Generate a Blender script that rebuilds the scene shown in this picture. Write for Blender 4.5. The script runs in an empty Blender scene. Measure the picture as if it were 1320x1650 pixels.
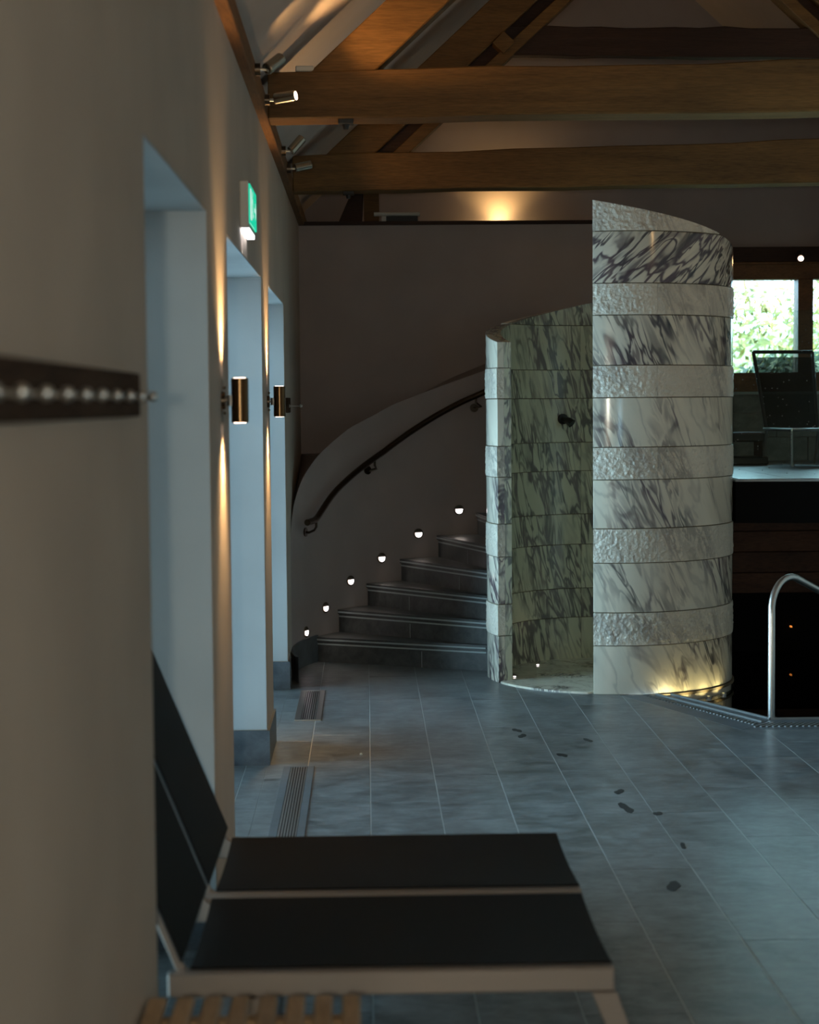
import bpy, bmesh, math, random
from math import sin, cos, pi, radians, atan2, hypot
from mathutils import Vector, Matrix
random.seed(7)
C = bpy.context.scene.collection
S = bpy.context.scene

# ------------------------------------------------------------------ camera
def basis(yaw, pitch, roll):
    f = Vector((sin(yaw)*cos(pitch), cos(yaw)*cos(pitch), -sin(pitch)))
    r = Vector((cos(yaw), -sin(yaw), 0)); u = r.cross(f)
    return cos(roll)*r + sin(roll)*u, -sin(roll)*r + cos(roll)*u, f
cd = bpy.data.cameras.new('camera'); cam = bpy.data.objects.new('camera', cd); C.objects.link(cam)
r_, u_, f_ = basis(.0241, .06107, -.00832)
m = Matrix(((r_.x, u_.x, -f_.x, 0), (r_.y, u_.y, -f_.y, 0), (r_.z, u_.z, -f_.z, 1.7), (0, 0, 0, 1)))
cam.matrix_world = m
cd.sensor_fit = 'VERTICAL'; cd.sensor_height = 36; cd.lens = 2860/1650*36
cd.clip_start = .05; cd.clip_end = 200
cd.dof.use_dof = True; cd.dof.focus_distance = 9.9; cd.dof.aperture_fstop = 3.2
S.camera = cam

# ------------------------------------------------------------------ world, sun, exposure
S.view_settings.view_transform = 'Standard'; S.view_settings.look = 'None'
S.view_settings.exposure = 0.0; S.view_settings.gamma = 1.0; S.view_settings.use_curve_mapping = False
w = bpy.data.worlds.new('world'); S.world = w; w.use_nodes = True
bg = w.node_tree.nodes['Background']
bg.inputs['Color'].default_value = (.50, .75, 1.0, 1); bg.inputs['Strength'].default_value = 12.5
S.cycles.max_bounces = 8; S.cycles.diffuse_bounces = 5; S.cycles.glossy_bounces = 4
S.cycles.transmission_bounces = 6; S.cycles.transparent_max_bounces = 12
S.cycles.sample_clamp_indirect = 3.0; S.cycles.caustics_reflective = False; S.cycles.caustics_refractive = False
S.cycles.use_light_tree = True

def light(name, kind, loc, energy, color, parent=None, aim=None, **kw):
    d = bpy.data.lights.new(name, kind); d.energy = energy; d.color = color
    for k, v in kw.items(): setattr(d, k, v)
    o = bpy.data.objects.new(name, d); C.objects.link(o); o.location = loc
    if aim is not None:
        o.rotation_euler = (Vector(aim)-Vector(loc)).to_track_quat('-Z', 'Y').to_euler()
    if parent is not None:
        o.parent = parent; o.matrix_parent_inverse = Matrix.Translation(parent.location).inverted()
    return o
light('sun', 'SUN', (20, 0, 20), 14.0, (1, .93, .72), aim=(0, .5, 5.5), angle=radians(1))
WARM = (1, .57, .22)
# the lamp on the near side of the hall, whose light falls along the wall into the window reveals
light('near_lamp_light', 'POINT', (-.13, -.42, 1.72), 135, (1, .96, .79), shadow_soft_size=.05)
def portal(loc, aim, sx, sy):
    o = light('daylight_portal', 'AREA', loc, 1, (1, 1, 1), aim=aim, shape='RECTANGLE', size=sx, size_y=sy)
    o.data.cycles.is_portal = True

# ------------------------------------------------------------------ materials
def mat(name, color=(.5, .5, .5), rough=.5, metal=0, spec=.5, **kw):
    m = bpy.data.materials.new(name); m.use_nodes = True
    b = m.node_tree.nodes['Principled BSDF']
    b.inputs['Base Color'].default_value = (*color, 1); b.inputs['Roughness'].default_value = rough
    b.inputs['Metallic'].default_value = metal; b.inputs['Specular IOR Level'].default_value = spec
    return m
class G:
    """tiny node helper"""
    def __init__(s, m): s.t = m.node_tree; s.b = s.t.nodes.get('Principled BSDF')
    def n(s, typ, **kw):
        x = s.t.nodes.new(typ)
        for k, v in kw.items():
            if k.startswith('i_'):
                x.inputs[k[2:].replace('_', ' ')].default_value = v
            else: setattr(x, k, v)
        return x
    def l(s, a, b): s.t.links.new(a, b)
    def coord(s, scale=(1, 1, 1), rot=(0, 0, 0), rand=0, loc=(0, 0, 0)):
        tc = s.n('ShaderNodeTexCoord'); mp = s.n('ShaderNodeMapping')
        mp.inputs['Scale'].default_value = scale; mp.inputs['Rotation'].default_value = rot; mp.inputs['Location'].default_value = loc
        src = tc.outputs['Object']
        if rand:
            oi = s.n('ShaderNodeObjectInfo'); mu = s.n('ShaderNodeMath', operation='MULTIPLY'); mu.inputs[1].default_value = rand
            s.l(oi.outputs['Random'], mu.inputs[0]); ad = s.n('ShaderNodeVectorMath', operation='ADD')
            s.l(src, ad.inputs[0]); s.l(mu.outputs[0], ad.inputs[1]); src = ad.outputs[0]
        s.l(src, mp.inputs[0]); return mp.outputs[0]
    def noise(s, vec, scale=5, detail=4, rough=.5, dist=0):
        x = s.n('ShaderNodeTexNoise'); x.inputs['Scale'].default_value = scale; x.inputs['Detail'].default_value = detail
        x.inputs['Roughness'].default_value = rough; x.inputs['Distortion'].default_value = dist
        s.l(vec, x.inputs['Vector']); return x.outputs[0]
    def ramp(s, fac, stops):
        x = s.n('ShaderNodeValToRGB'); e = x.color_ramp.elements
        while len(e) < len(stops): e.new(.5)
        for k, (p, c) in enumerate(stops):
            e[k].position = p; e[k].color = (*c, 1) if len(c) == 3 else c
        s.l(fac, x.inputs[0]); return x.outputs[0]
    def bump(s, h, strength=.3, dist=.01):
        x = s.n('ShaderNodeBump'); x.inputs['Strength'].default_value = strength; x.inputs['Distance'].default_value = dist
        s.l(h, x.inputs['Height']); s.l(x.outputs[0], s.b.inputs['Normal'])
    def mix(s, fac, a, b, mode='MIX'):
        x = s.n('ShaderNodeMix', data_type='RGBA', blend_type=mode)
        if isinstance(fac, (int, float)): x.inputs[0].default_value = fac
        else: s.l(fac, x.inputs[0])
        for v, i in ((a, 6), (b, 7)):
            if isinstance(v, tuple): x.inputs[i].default_value = (*v, 1)
            else: s.l(v, x.inputs[i])
        return x.outputs[2]

def plaster(name, c):
    m = mat(name, c, .75, spec=.25); g = G(m)
    v = g.coord()
    n = g.noise(v, 2.2, 4); col = g.ramp(n, [(.3, tuple(x*.92 for x in c)), (.7, tuple(min(1, x*1.06) for x in c))])
    g.l(col, g.b.inputs['Base Color']); g.bump(g.noise(v, 60, 3), .08, .004); return m
M = {}
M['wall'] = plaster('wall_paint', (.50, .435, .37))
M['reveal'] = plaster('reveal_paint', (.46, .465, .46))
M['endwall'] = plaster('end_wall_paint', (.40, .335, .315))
M['ceil'] = plaster('ceiling_paint', (.50, .43, .38))

def wood(name, dark, lite, scale=(.7, 9, 9), rough=.6):
    m = mat(name, lite, rough, spec=.3 if rough < .8 else .05); g = G(m)
    v = g.coord(scale, rand=13)
    a = g.noise(v, 2.2, 8, .62, .7)
    b = g.noise(g.coord((scale[0]*6, scale[1]*5, scale[2]*5), rand=5), 3, 4, .6)
    col = g.ramp(a, [(.28, dark), (.5, tuple((x+y)/2 for x, y in zip(dark, lite))), (.72, lite)])
    col = g.mix(.35, col, g.ramp(b, [(.35, tuple(x*.6 for x in dark)), (.6, lite)]))
    big = g.noise(g.coord((1.2, 2, 2), rand=3), 1.1, 2)
    col = g.mix(1.0, col, g.ramp(big, [(.3, (.72, .70, .68)), (.7, (1.1, 1.08, 1.05))]), 'MULTIPLY')
    g.l(col, g.b.inputs['Base Color']); g.bump(a, .35, .01); return m
M['oak'] = wood('oak_beam', (.088, .042, .011), (.205, .104, .029))
M['oak_dark'] = wood('dark_oak', (.025, .010, .006), (.058, .025, .013))
M['oak_y'] = wood('oak_plate', (.11, .055, .024), (.25, .125, .05), (9, .7, 9))
M['frame_wood'] = wood('window_timber', (.12, .055, .022), (.28, .13, .05), (2, 6, 6), .45)
M['rail_wood'] = wood('rail_board', (.045, .030, .022), (.085, .058, .042), (9, .9, 9), .85)
M['slat_wood'] = wood('slat_wood', (.30, .19, .10), (.46, .31, .18), (7, .8, 7), .5)
M['panel_wood'] = wood('panel_wood', (.06, .026, .016), (.14, .062, .035), (1, 1, 6), .6)

def cyl(g, tilt, scale, rand, flat=False):
    tc = g.n('ShaderNodeTexCoord'); src = tc.outputs['Object']
    if not flat:
        sp = g.n('ShaderNodeSeparateXYZ'); g.l(src, sp.inputs[0])
        def mth(op, a, b):
            x = g.n('ShaderNodeMath', operation=op)
            for i, q in enumerate((a, b)):
                if isinstance(q, (int, float)): x.inputs[i].default_value = q
                elif q is not None: g.l(q, x.inputs[i])
            return x.outputs[0]
        dx, dy = mth('SUBTRACT', sp.outputs[0], 1.5), mth('SUBTRACT', sp.outputs[1], 10.96)
        ang = mth('MULTIPLY', mth('ARCTAN2', dy, dx), .75)
        rad = mth('SQRT', mth('ADD', mth('MULTIPLY', dx, dx), mth('MULTIPLY', dy, dy)), None)
        cb = g.n('ShaderNodeCombineXYZ'); g.l(ang, cb.inputs[0]); g.l(rad, cb.inputs[1]); g.l(sp.outputs[2], cb.inputs[2]); src = cb.outputs[0]
    m1 = g.n('ShaderNodeMapping'); m1.inputs['Rotation'].default_value = (0, radians(tilt), 0) if not flat else (0, 0, radians(tilt)); g.l(src, m1.inputs[0])
    m2 = g.n('ShaderNodeMapping'); m2.inputs['Scale'].default_value = scale; g.l(m1.outputs[0], m2.inputs[0])
    oi = g.n('ShaderNodeObjectInfo'); mu = g.n('ShaderNodeMath', operation='MULTIPLY'); mu.inputs[1].default_value = rand
    g.l(oi.outputs['Random'], mu.inputs[0]); ad = g.n('ShaderNodeVectorMath', operation='ADD')
    g.l(m2.outputs[0], ad.inputs[0]); g.l(mu.outputs[0], ad.inputs[1]); return ad.outputs[0]
def marble(name, rough, bumpy=False, base=(.84, .78, .64), amount=1.0, lo=.475, tilt=27, flat=False):
    m = mat(name, base, rough, spec=.5); g = G(m)
    v = cyl(g, tilt, (6.2, 6.2, 1.7), 37, flat)
    v2 = cyl(g, tilt*.9, (15, 15, 3.2), 61, flat)
    def ridge(f, stops):
        a = g.n('ShaderNodeMath', operation='SUBTRACT'); a.inputs[1].default_value = .5; g.l(f, a.inputs[0])
        b = g.n('ShaderNodeMath', operation='ABSOLUTE'); g.l(a.outputs[0], b.inputs[0])
        return g.ramp(b.outputs[0], [(p, (c, c, c)) for p, c in stops])
    na = g.noise(v, 1.0, 3, .5, .5); nb = g.noise(v2, 1.0, 2.5, .5, .55)
    mask = g.ramp(g.noise(cyl(g, tilt, (3.2, 3.2, 1.1), 23, flat), 1.0, 3), [(lo, (0, 0, 0)), (lo+.14, (1, 1, 1))])
    r1 = ridge(na, [(0, 1), (.014, .9), (.030, .25), (.055, 0)])
    r1 = g.mix(1.0, r1, g.mix(mask, (.22, .22, .22), (1, 1, 1)), 'MULTIPLY')
    r2 = g.mix(1.0, ridge(nb, [(0, 1), (.025, .85), (.045, .2), (.07, 0)]), mask, 'MULTIPLY')
    bl = g.mix(1.0, g.ramp(nb, [(.56, (0, 0, 0)), (.66, (.75, .75, .75))]), mask, 'MULTIPLY')
    tot = g.mix(1.0, g.mix(1.0, r1, r2, 'SCREEN'), bl, 'SCREEN')
    if amount != 1: tot = g.mix(amount, (0, 0, 0), tot)
    cloud = g.ramp(g.noise(v, .9, 4), [(.3, tuple(x*.80 for x in base)), (.7, base)])
    vcol = g.ramp(g.noise(v2, .7, 3), [(.35, (.05, .052, .058)), (.65, (.12, .085, .105))])
    col = g.mix(tot, cloud, vcol)
    g.l(col, g.b.inputs['Base Color'])
    if bumpy:
        vc = g.coord(); vo = g.n('ShaderNodeTexVoronoi'); vo.inputs['Scale'].default_value = 48; g.l(vc, vo.inputs['Vector'])
        mxx = g.n('ShaderNodeMath', operation='ADD'); g.l(vo.outputs['Distance'], mxx.inputs[0]); g.l(g.noise(vc, 95, 4, .6, .6), mxx.inputs[1])
        g.bump(mxx.outputs[0], .8, .007)
    return m
M['marble'] = marble('polished_marble', .12)
M['marble_top'] = marble('polished_marble_dark_veined', .12, tilt=-52, lo=.30)
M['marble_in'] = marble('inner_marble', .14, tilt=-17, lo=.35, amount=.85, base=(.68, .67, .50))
M['marble_rough'] = marble('hammered_marble', .34, True, base=(.88, .81, .68), amount=.5)
M['marble_floor'] = marble('marble_floor', .1, tilt=80, flat=True, lo=.5)
M['mortar'] = mat('mortar', (.15, .115, .07), .6)

def slate(name, c1, c2, rough=.42, con=1.0):
    m = mat(name, c1, rough, spec=.5); g = G(m)
    n = g.noise(g.coord((3.2, 2.2, 3), rand=21), 1.6, 7, .68, .4); col = g.ramp(n, [(.34, c1), (.64, c2)])
    n2 = g.noise(g.coord((7, 14, 9), rand=4), 1.5, 6, .7, .5)
    col = g.mix(.5*con, col, g.ramp(n2, [(.38, tuple(x*.7 for x in c1)), (.66, tuple(x*1.25 for x in c2))]))
    g.l(col, g.b.inputs['Base Color'])
    rr = g.n('ShaderNodeMapRange'); rr.inputs['To Min'].default_value = rough-.13; rr.inputs['To Max'].default_value = rough+.15
    g.l(n2, rr.inputs['Value']); g.l(rr.outputs[0], g.b.inputs['Roughness'])
    g.bump(n2, .12, .006); return m
M['tile'] = slate('slate_tile', (.060, .067, .069), (.215, .237, .245), .34)
M['grout'] = mat('grout', (.42, .45, .46), .8)
M['skirt'] = slate('slate_skirting', (.075, .088, .10), (.12, .135, .15), .45)
M['step'] = slate('slate_step', (.055, .058, .058), (.10, .105, .105), .38)
M['stripe'] = mat('step_strip', (.42, .48, .48), .35)
M['wall_tile'] = slate('wall_tile', (.16, .165, .15), (.25, .25, .23), .35)
M['steel'] = mat('brushed_steel', (.60, .60, .58), .28, 1)
M['steel_dark'] = mat('dark_bronze', (.10, .075, .055), .30, 1)
M['nickel'] = mat('nickel', (.42, .36, .28), .22, 1)
M['bronze'] = mat('polished_bronze', (.13, .075, .035), .22, 1)
M['alu'] = mat('aluminium_frame', (.30, .26, .235), .45, .6)
M['step_grey'] = mat('worn_steel', (.20, .21, .21), .5, .4)
M['black'] = mat('black_tile', (.004, .004, .004), .8, spec=.1)
M['black_plastic'] = mat('black_plastic', (.015, .014, .014), .5)
M['white_plastic'] = mat('white_plastic', (.65, .63, .58), .45)
M['basin'] = mat('pool_basin', (.02, .022, .02), .3)
M['concrete'] = mat('roof_outside', (.2, .2, .2), .9)
def sling_mat():
    m = mat('black_mesh_fabric', (.009, .0085, .0085), .7, spec=.15); g = G(m)
    v = g.coord(); wv = g.n('ShaderNodeTexWave', bands_direction='X'); wv.inputs['Scale'].default_value = 120; g.l(v, wv.inputs['Vector'])
    g.bump(wv.outputs[1], .3, .002); return m
M['sling'] = sling_mat()
def sheer():
    m = mat('sheer_mesh_fabric', (.010, .010, .010), .7, spec=.15); m.node_tree.nodes['Principled BSDF'].inputs['Alpha'].default_value = .62; return m
M['sheer_sling'] = sheer()
def emit(name, c, s):
    m = mat(name, (.02, .02, .02), .4); b = m.node_tree.nodes['Principled BSDF']
    b.inputs['Emission Color'].default_value = (*c, 1); b.inputs['Emission Strength'].default_value = s; return m
M['lens_warm'] = emit('warm_lens', (1, .72, .55), 9)
M['lens_off'] = mat('dull_lens', (.25, .2, .15), .2)
M['step_lens'] = emit('step_lens', (1, .86, .88), 7)
M['green'] = emit('exit_green', (.0, .62, .36), 1.0)
M['sign_white'] = emit('exit_white', (.55, .85, .74), 1.0)
M['sign_lamp'] = emit('sign_lamp', (1, .95, .98), 5)
M['amber'] = emit('amber_dot', (1, .3, .05), 1.0)
M['yellow_lens'] = emit('yellow_lens', (1, .86, .38), .6)
def thin_glass(name, tint=(.93, .98, .95), drops=False, ior=1.5):
    m = bpy.data.materials.new(name); m.use_nodes = True; t = m.node_tree; t.nodes.clear(); g = G(m)
    out = g.n('ShaderNodeOutputMaterial'); tr = g.n('ShaderNodeBsdfTransparent'); tr.inputs[0].default_value = (*tint, 1)
    gl = g.n('ShaderNodeBsdfGlossy'); gl.inputs['Roughness'].default_value = .02
    fr = g.n('ShaderNodeFresnel'); fr.inputs[0].default_value = ior
    mx = g.n('ShaderNodeMixShader'); g.l(fr.outputs[0], mx.inputs[0]); g.l(tr.outputs[0], mx.inputs[1]); g.l(gl.outputs[0], mx.inputs[2])
    last = mx.outputs[0]
    if drops:
        vo = g.n('ShaderNodeTexVoronoi'); vo.inputs['Scale'].default_value = 34; g.l(g.coord((1, .2, .75)), vo.inputs['Vector'])
        f = g.ramp(vo.outputs['Distance'], [(.06, (.35, .35, .35)), (.12, (0, 0, 0))])
        di = g.n('ShaderNodeBsdfDiffuse'); di.inputs[0].default_value = (.8, .85, .85, 1)
        m2 = g.n('ShaderNodeMixShader'); g.l(f, m2.inputs[0]); g.l(last, m2.inputs[1]); g.l(di.outputs[0], m2.inputs[2]); last = m2.outputs[0]
    g.l(last, out.inputs[0]); return m
M['glass'] = thin_glass('window_glass')
M['glass_dimmed'] = thin_glass('daylight_dimming_glass', (.54, .57, .54))  # darkening added to weaken the daylight through the first window
M['bal_glass'] = thin_glass('balustrade_glass', (.88, .95, .91), True, 1.25)
M['water'] = thin_glass('pool_water', (.50, .58, .52))
M['glass_edge'] = mat('glass_edge', (.30, .38, .16), .2)
M['wet'] = mat('wet_mark', (.032, .034, .035), .5, spec=.25)
def leafmat(name, a, b):
    m = mat(name, a, .6); g = G(m); oi = g.noise(g.coord((1, 1, 1)), 3.0, 3)
    g.l(g.ramp(oi, [(.35, a), (.65, b)]), g.b.inputs['Base Color']); return m
M['leaf'] = leafmat('hedge_leaf', (.08, .085, .009), (.25, .22, .05))
M['leaf_dark'] = leafmat('shrub_leaf', (.008, .022, .006), (.022, .05, .012))
M['grass'] = leafmat('bank_grass', (.07, .08, .02), (.16, .16, .06))

# ------------------------------------------------------------------ mesh helpers
def box(bm, x0, x1, y0, y1, z0, z1):
    vs = [bm.verts.new(p) for p in ((x0, y0, z0), (x1, y0, z0), (x1, y1, z0), (x0, y1, z0), (x0, y0, z1), (x1, y0, z1), (x1, y1, z1), (x0, y1, z1))]
    for f in ((0, 3, 2, 1), (4, 5, 6, 7), (0, 1, 5, 4), (1, 2, 6, 5), (2, 3, 7, 6), (3, 0, 4, 7)): bm.faces.new([vs[i] for i in f])
    return vs
def prism(bm, poly, z0, z1):
    n = len(poly)
    a = [bm.verts.new((x, y, z0)) for x, y in poly]; b = [bm.verts.new((x, y, z1)) for x, y in poly]
    bm.faces.new(a[::-1]); bm.faces.new(b)
    for i in range(n): j = (i+1) % n; bm.faces.new((a[i], a[j], b[j], b[i]))
def hexa(bm, pts):
    vs = [bm.verts.new(p) for p in pts]
    for f in ((0, 3, 2, 1), (4, 5, 6, 7), (0, 1, 5, 4), (1, 2, 6, 5), (2, 3, 7, 6), (3, 0, 4, 7)): bm.faces.new([vs[i] for i in f])
def tube(bm, pts, r, n=12, cap=True):
    pts = [Vector(p) for p in pts]; rings = []
    rs = r if isinstance(r, (list, tuple)) else [r]*len(pts)
    up = Vector((0, 0, 1)); prev = None
    for i, p in enumerate(pts):
        t = (pts[min(i+1, len(pts)-1)]-pts[max(i-1, 0)]).normalized()
        if prev is None:
            a = t.cross(up); a = a if a.length > .05 else t.cross(Vector((1, 0, 0))); a.normalize()
        else:
            a = prev-t*prev.dot(t); a.normalize()
        prev = a; b = t.cross(a)
        rings.append([bm.verts.new(p+(a*cos(2*pi*k/n)+b*sin(2*pi*k/n))*rs[i]) for k in range(n)])
    for u, v in zip(rings, rings[1:]):
        for k in range(n): bm.faces.new((u[k], u[(k+1) % n], v[(k+1) % n], v[k]))
    if cap: bm.faces.new(rings[0][::-1]); bm.faces.new(rings[-1])
def ball(bm, c, r, n=10):
    bmesh.ops.create_uvsphere(bm, u_segments=n, v_segments=n//2+1, radius=r, matrix=Matrix.Translation(c))
def bar(bm, a, b, w, h, up=(0, 0, 1)):
    a, b = Vector(a), Vector(b); t = (b-a).normalized(); s = t.cross(Vector(up)).normalized(); u = s.cross(t)
    P = []
    for p in (a, b):
        for sx, su in ((-1, -1), (1, -1), (1, 1), (-1, 1)): P.append(p+s*sx*w/2+u*su*h/2)
    hexa(bm, [P[i] for i in (0, 1, 2, 3, 4, 5, 6, 7)])
def finish(bm, bevel=0, smooth=True):
    bmesh.ops.recalc_face_normals(bm, faces=bm.faces)
    if bevel:
        es = [e for e in bm.edges if len(e.link_faces) == 2 and e.calc_face_angle(0) > radians(35)]
        bmesh.ops.bevel(bm, geom=es, offset=bevel, segments=1, affect='EDGES', clamp_overlap=True)
    for f in bm.faces: f.smooth = smooth
    for e in bm.edges:
        if len(e.link_faces) == 2 and e.calc_face_angle(0) > radians(32): e.smooth = False
def mesh(name, bm, m, bevel=0, smooth=True):
    finish(bm, bevel, smooth)
    d = bpy.data.meshes.new(name); bm.to_mesh(d); bm.free(); d.materials.append(m); return d
def obj(name, bm, m, parent=None, bevel=0, label=None, cat=None, group=None, kind=None, world=True):
    d = bm if isinstance(bm, bpy.types.Mesh) else mesh(name, bm, m, bevel)
    o = bpy.data.objects.new(name, d); C.objects.link(o)
    if parent is not None:
        o.parent = parent
        if world: o.matrix_parent_inverse = Matrix.Translation(tot(parent)).inverted()
    tag(o, label, cat, group, kind); return o
def tot(o):
    v = Vector(o.location)
    while o.parent is not None and o.type == 'EMPTY': o = o.parent; v += o.location
    return v
def tag(o, label=None, cat=None, group=None, kind=None):
    for k, v in (('label', label), ('category', cat), ('group', group), ('kind', kind)):
        if v: o[k] = v
    return o
def thing(name, loc, label, cat, group=None):
    o = bpy.data.objects.new(name, None); C.objects.link(o); o.location = loc; o.empty_display_size = .1
    return tag(o, label, cat, group)
def B(): return bmesh.new()
def obox(name, m, parent, *a, bevel=0, **kw):
    bm = B(); box(bm, *a); return obj(name, bm, m, parent, bevel, **kw)
def struct(name, bm, m, parent=None, bevel=0): return obj(name, bm, m, parent, bevel, kind='structure')

# ------------------------------------------------------------------ setting
WX, TH = -.48, .50            # left wall face, thickness
GY = 14.0                     # gable wall
RX = 4.37                     # right wall
EY = 13.118                   # end wall of the stair
ZO = 2.295                    # head of the openings
OPEN = ((3.93, 5.48), (6.25, 8.32), (8.90, 10.56))
bm = B()
ys = [-1.2]+[y for o in OPEN for y in o]+[GY+.3]
for a, b in zip(ys[::2], ys[1::2]): box(bm, WX-TH, WX, a, b, -.1, 3.02)
for a, b in OPEN: box(bm, WX-TH, WX, a, b, ZO, 3.02)
box(bm, WX-.2, WX-.003, -1.2, GY+.1, 3.0, 3.25)
struct('wall_left', bm, M['wall'])
hs_ = .17
for k, (a, b) in enumerate(OPEN):
    w_ = obj('window_%d' % (k+1), B(), M['frame_wood'], kind='structure')
    x0, x1 = WX-TH+.02, WX-TH+.09
    bm = B(); box(bm, x0, x1, a, a+.06, 0, ZO); box(bm, x0, x1, b-.06, b, 0, ZO); box(bm, x0, x1, a+.06, b-.06, ZO-.06, ZO); box(bm, x0, x1, a+.06, b-.06, 0, .07)
    box(bm, x0, x1, (a+b)/2-.03, (a+b)/2+.03, .07, ZO-.06)
    obj('window_frame', bm, M['frame_wood'], w_)
    for s in (0, 1):
        y0 = a+.06 if s == 0 else (a+b)/2+.03; y1 = (a+b)/2-.03 if s == 0 else b-.06
        obox('pane', M['glass_dimmed' if k == 0 else 'glass'], w_, x0+.03, x0+.036, y0, y1, .07, ZO-.06)
    bm = B(); xr = WX-TH+.09
    box(bm, xr, WX-.002, b-.004, b+.001, hs_, ZO); box(bm, xr, WX-.002, a-.001, a+.004, hs_, ZO); box(bm, xr, WX-.002, a+.004, b-.004, ZO-.004, ZO+.001)
    obj('reveal', bm, M['reveal'], w_)
    portal((WX-TH-.02, (a+b)/2, ZO/2), (5, (a+b)/2, ZO/2), b-a-.1, ZO-.1)
# slate skirting
bm = B(); hs = .165
for a, b in zip(ys[::2], ys[1::2]):
    if a > 10: b = 10.77
    box(bm, WX, WX+.012, a-.012 if a > 0 else a, b+.012 if b < 10.7 else b, 0, hs)
    if b < 10.7: box(bm, WX-TH+.09, WX, b, b+.012, 0, hs)
    if a > 0: box(bm, WX-TH+.09, WX, a-.012, a, 0, hs)
struct('baseboard_left', bm, M['skirt'])
# right wall and the wall behind the camera
bm = B(); box(bm, RX, RX+.3, -1.2, GY+.3, -1.2, 3.22)
struct('wall_right', bm, M['wall'])
CX = (WX+RX)/2; RZ = 3.02+.92*(CX-WX)
bm = B(); FX0, FX1, FZ0, FZ1 = 1.6, 2.4, 1.15, 1.75
box(bm, WX-TH, FX0, -1.5, -1.2, -.1, 3.05); box(bm, FX1, RX+.3, -1.5, -1.2, -.1, 3.05); box(bm, FX0, FX1, -1.5, -1.2, -.1, FZ0); box(bm, FX0, FX1, -1.5, -1.2, FZ1, 3.05)
hexa(bm, [(WX-TH, -1.5, 3.05), (RX+.3, -1.5, 3.05), (RX+.3, -1.2, 3.05), (WX-TH, -1.2, 3.05), (CX-.01, -1.5, RZ+.4), (CX+.01, -1.5, RZ+.4), (CX+.01, -1.2, RZ+.4), (CX-.01, -1.2, RZ+.4)])
struct('wall_front', bm, M['wall'])
w_ = obj('window_5', B(), M['frame_wood'], kind='structure')  # unseen window, added to bring ambient daylight onto the near wall
bm = B(); box(bm, FX0, FX0+.06, -1.42, -1.35, FZ0, FZ1); box(bm, FX1-.06, FX1, -1.42, -1.35, FZ0, FZ1); box(bm, FX0+.06, FX1-.06, -1.42, -1.35, FZ0, FZ0+.06); box(bm, FX0+.06, FX1-.06, -1.42, -1.35, FZ1-.06, FZ1)
box(bm, 1.97, 2.03, -1.42, -1.35, FZ0+.06, FZ1-.06); obj('window_frame', bm, M['frame_wood'], w_)
for a, b in ((FX0+.06, 1.97), (2.03, FX1-.06)): obox('pane', M['glass'], w_, a, b, -1.39, -1.384, FZ0+.06, FZ1-.06)
portal((2.0, -1.52, 1.45), (2.0, 5, 1.45), .8, .6)
# roof: two sloping ceilings
for nm, sg in (('ceiling', 1), ('ceiling_right', -1)):
    bm = B(); xe = WX-TH-.1 if sg == 1 else RX+TH
    ze = RZ+.17-.92*abs(CX-xe)
    RR = RZ+.17
    hexa(bm, [(xe, -1.5, ze), (CX, -1.5, RR), (CX, GY+.4, RR), (xe, GY+.4, ze), (xe, -1.5, ze+.25), (CX, -1.5, RR+.25), (CX, GY+.4, RR+.25), (xe, GY+.4, ze+.25)])
    struct(nm, bm, M['ceil'])
# gable wall with the far window opening (X 2.3..3.41, 3.53..4.18), z 1.92..2.65
bm = B(); W0, W1, WZ0, WZ1 = 2.35, RX, 1.75, 2.90
box(bm, WX-TH, W0, GY, GY+.3, -1.2, 3.02); box(bm, W0, RX+.3, GY, GY+.3, -1.2, WZ0); box(bm, W0, RX+.3, GY, GY+.3, WZ1, 3.02)
hexa(bm, [(WX-TH, GY, 3.02), (RX+TH, GY, 3.02), (RX+TH, GY+.3, 3.02), (WX-TH, GY+.3, 3.02), (CX-.01, GY, RZ+.6), (CX+.01, GY, RZ+.6), (CX+.01, GY+.3, RZ+.6), (CX-.01, GY+.3, RZ+.6)])
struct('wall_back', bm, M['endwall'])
w4 = obj('window_4', B(), M['frame_wood'], kind='structure')
bm = B(); yf0, yf1 = GY-.03, GY+.12
box(bm, W0, RX, yf0, yf1, WZ0+.02, 1.92); box(bm, W0, RX, yf0, yf1, 2.65, WZ1); box(bm, W0, W0+.1, yf0, yf1, 1.92, 2.65)
box(bm, 3.41, 3.53, yf0-.01, yf1, 1.92, 2.65); box(bm, RX-.05, RX, yf0, yf1, 1.92, 2.65)
obj('window_frame', bm, M['frame_wood'], w4, bevel=.004)
obox('lintel_moulding', M['frame_wood'], w4, W0, RX, yf0-.03, yf0, 2.765, 2.785, bevel=.003)
obox('lintel_beam', M['oak_dark'], w4, W0, RX, yf0-.06, yf0, 2.785, 2.90, bevel=.005)
obox('window_sill', M['stripe'], w4, W0, RX, yf0-.05, yf1, WZ0, WZ0+.02)
obox('pane', M['glass'], w4, W0+.1, 3.41, GY+.05, GY+.056, 1.92, 2.65)
obox('pane', M['glass'], w4, 3.53, RX-.05, GY+.05, GY+.056, 1.92, 2.65)
portal((3.3, GY+.35, 2.3), (3.3, 0, 2.3), 1.8, .75)
# tiled wall below the window
wt = obj('wall_lower', B(), M['grout'], kind='structure')
for r in range(3):
    for q in range(4):
        x0 = 2.3+q*.6-(.25 if r % 2 else 0); x1 = min(x0+.595, RX)
        bm = B(); box(bm, max(x0, 2.05), x1, GY-.02, GY-.001, 1.22+.19*r+.003, 1.22+.19*(r+1)-(.045 if r == 2 else 0))
        obj('tile', bm, M['wall_tile'], wt, bevel=.002)

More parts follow.
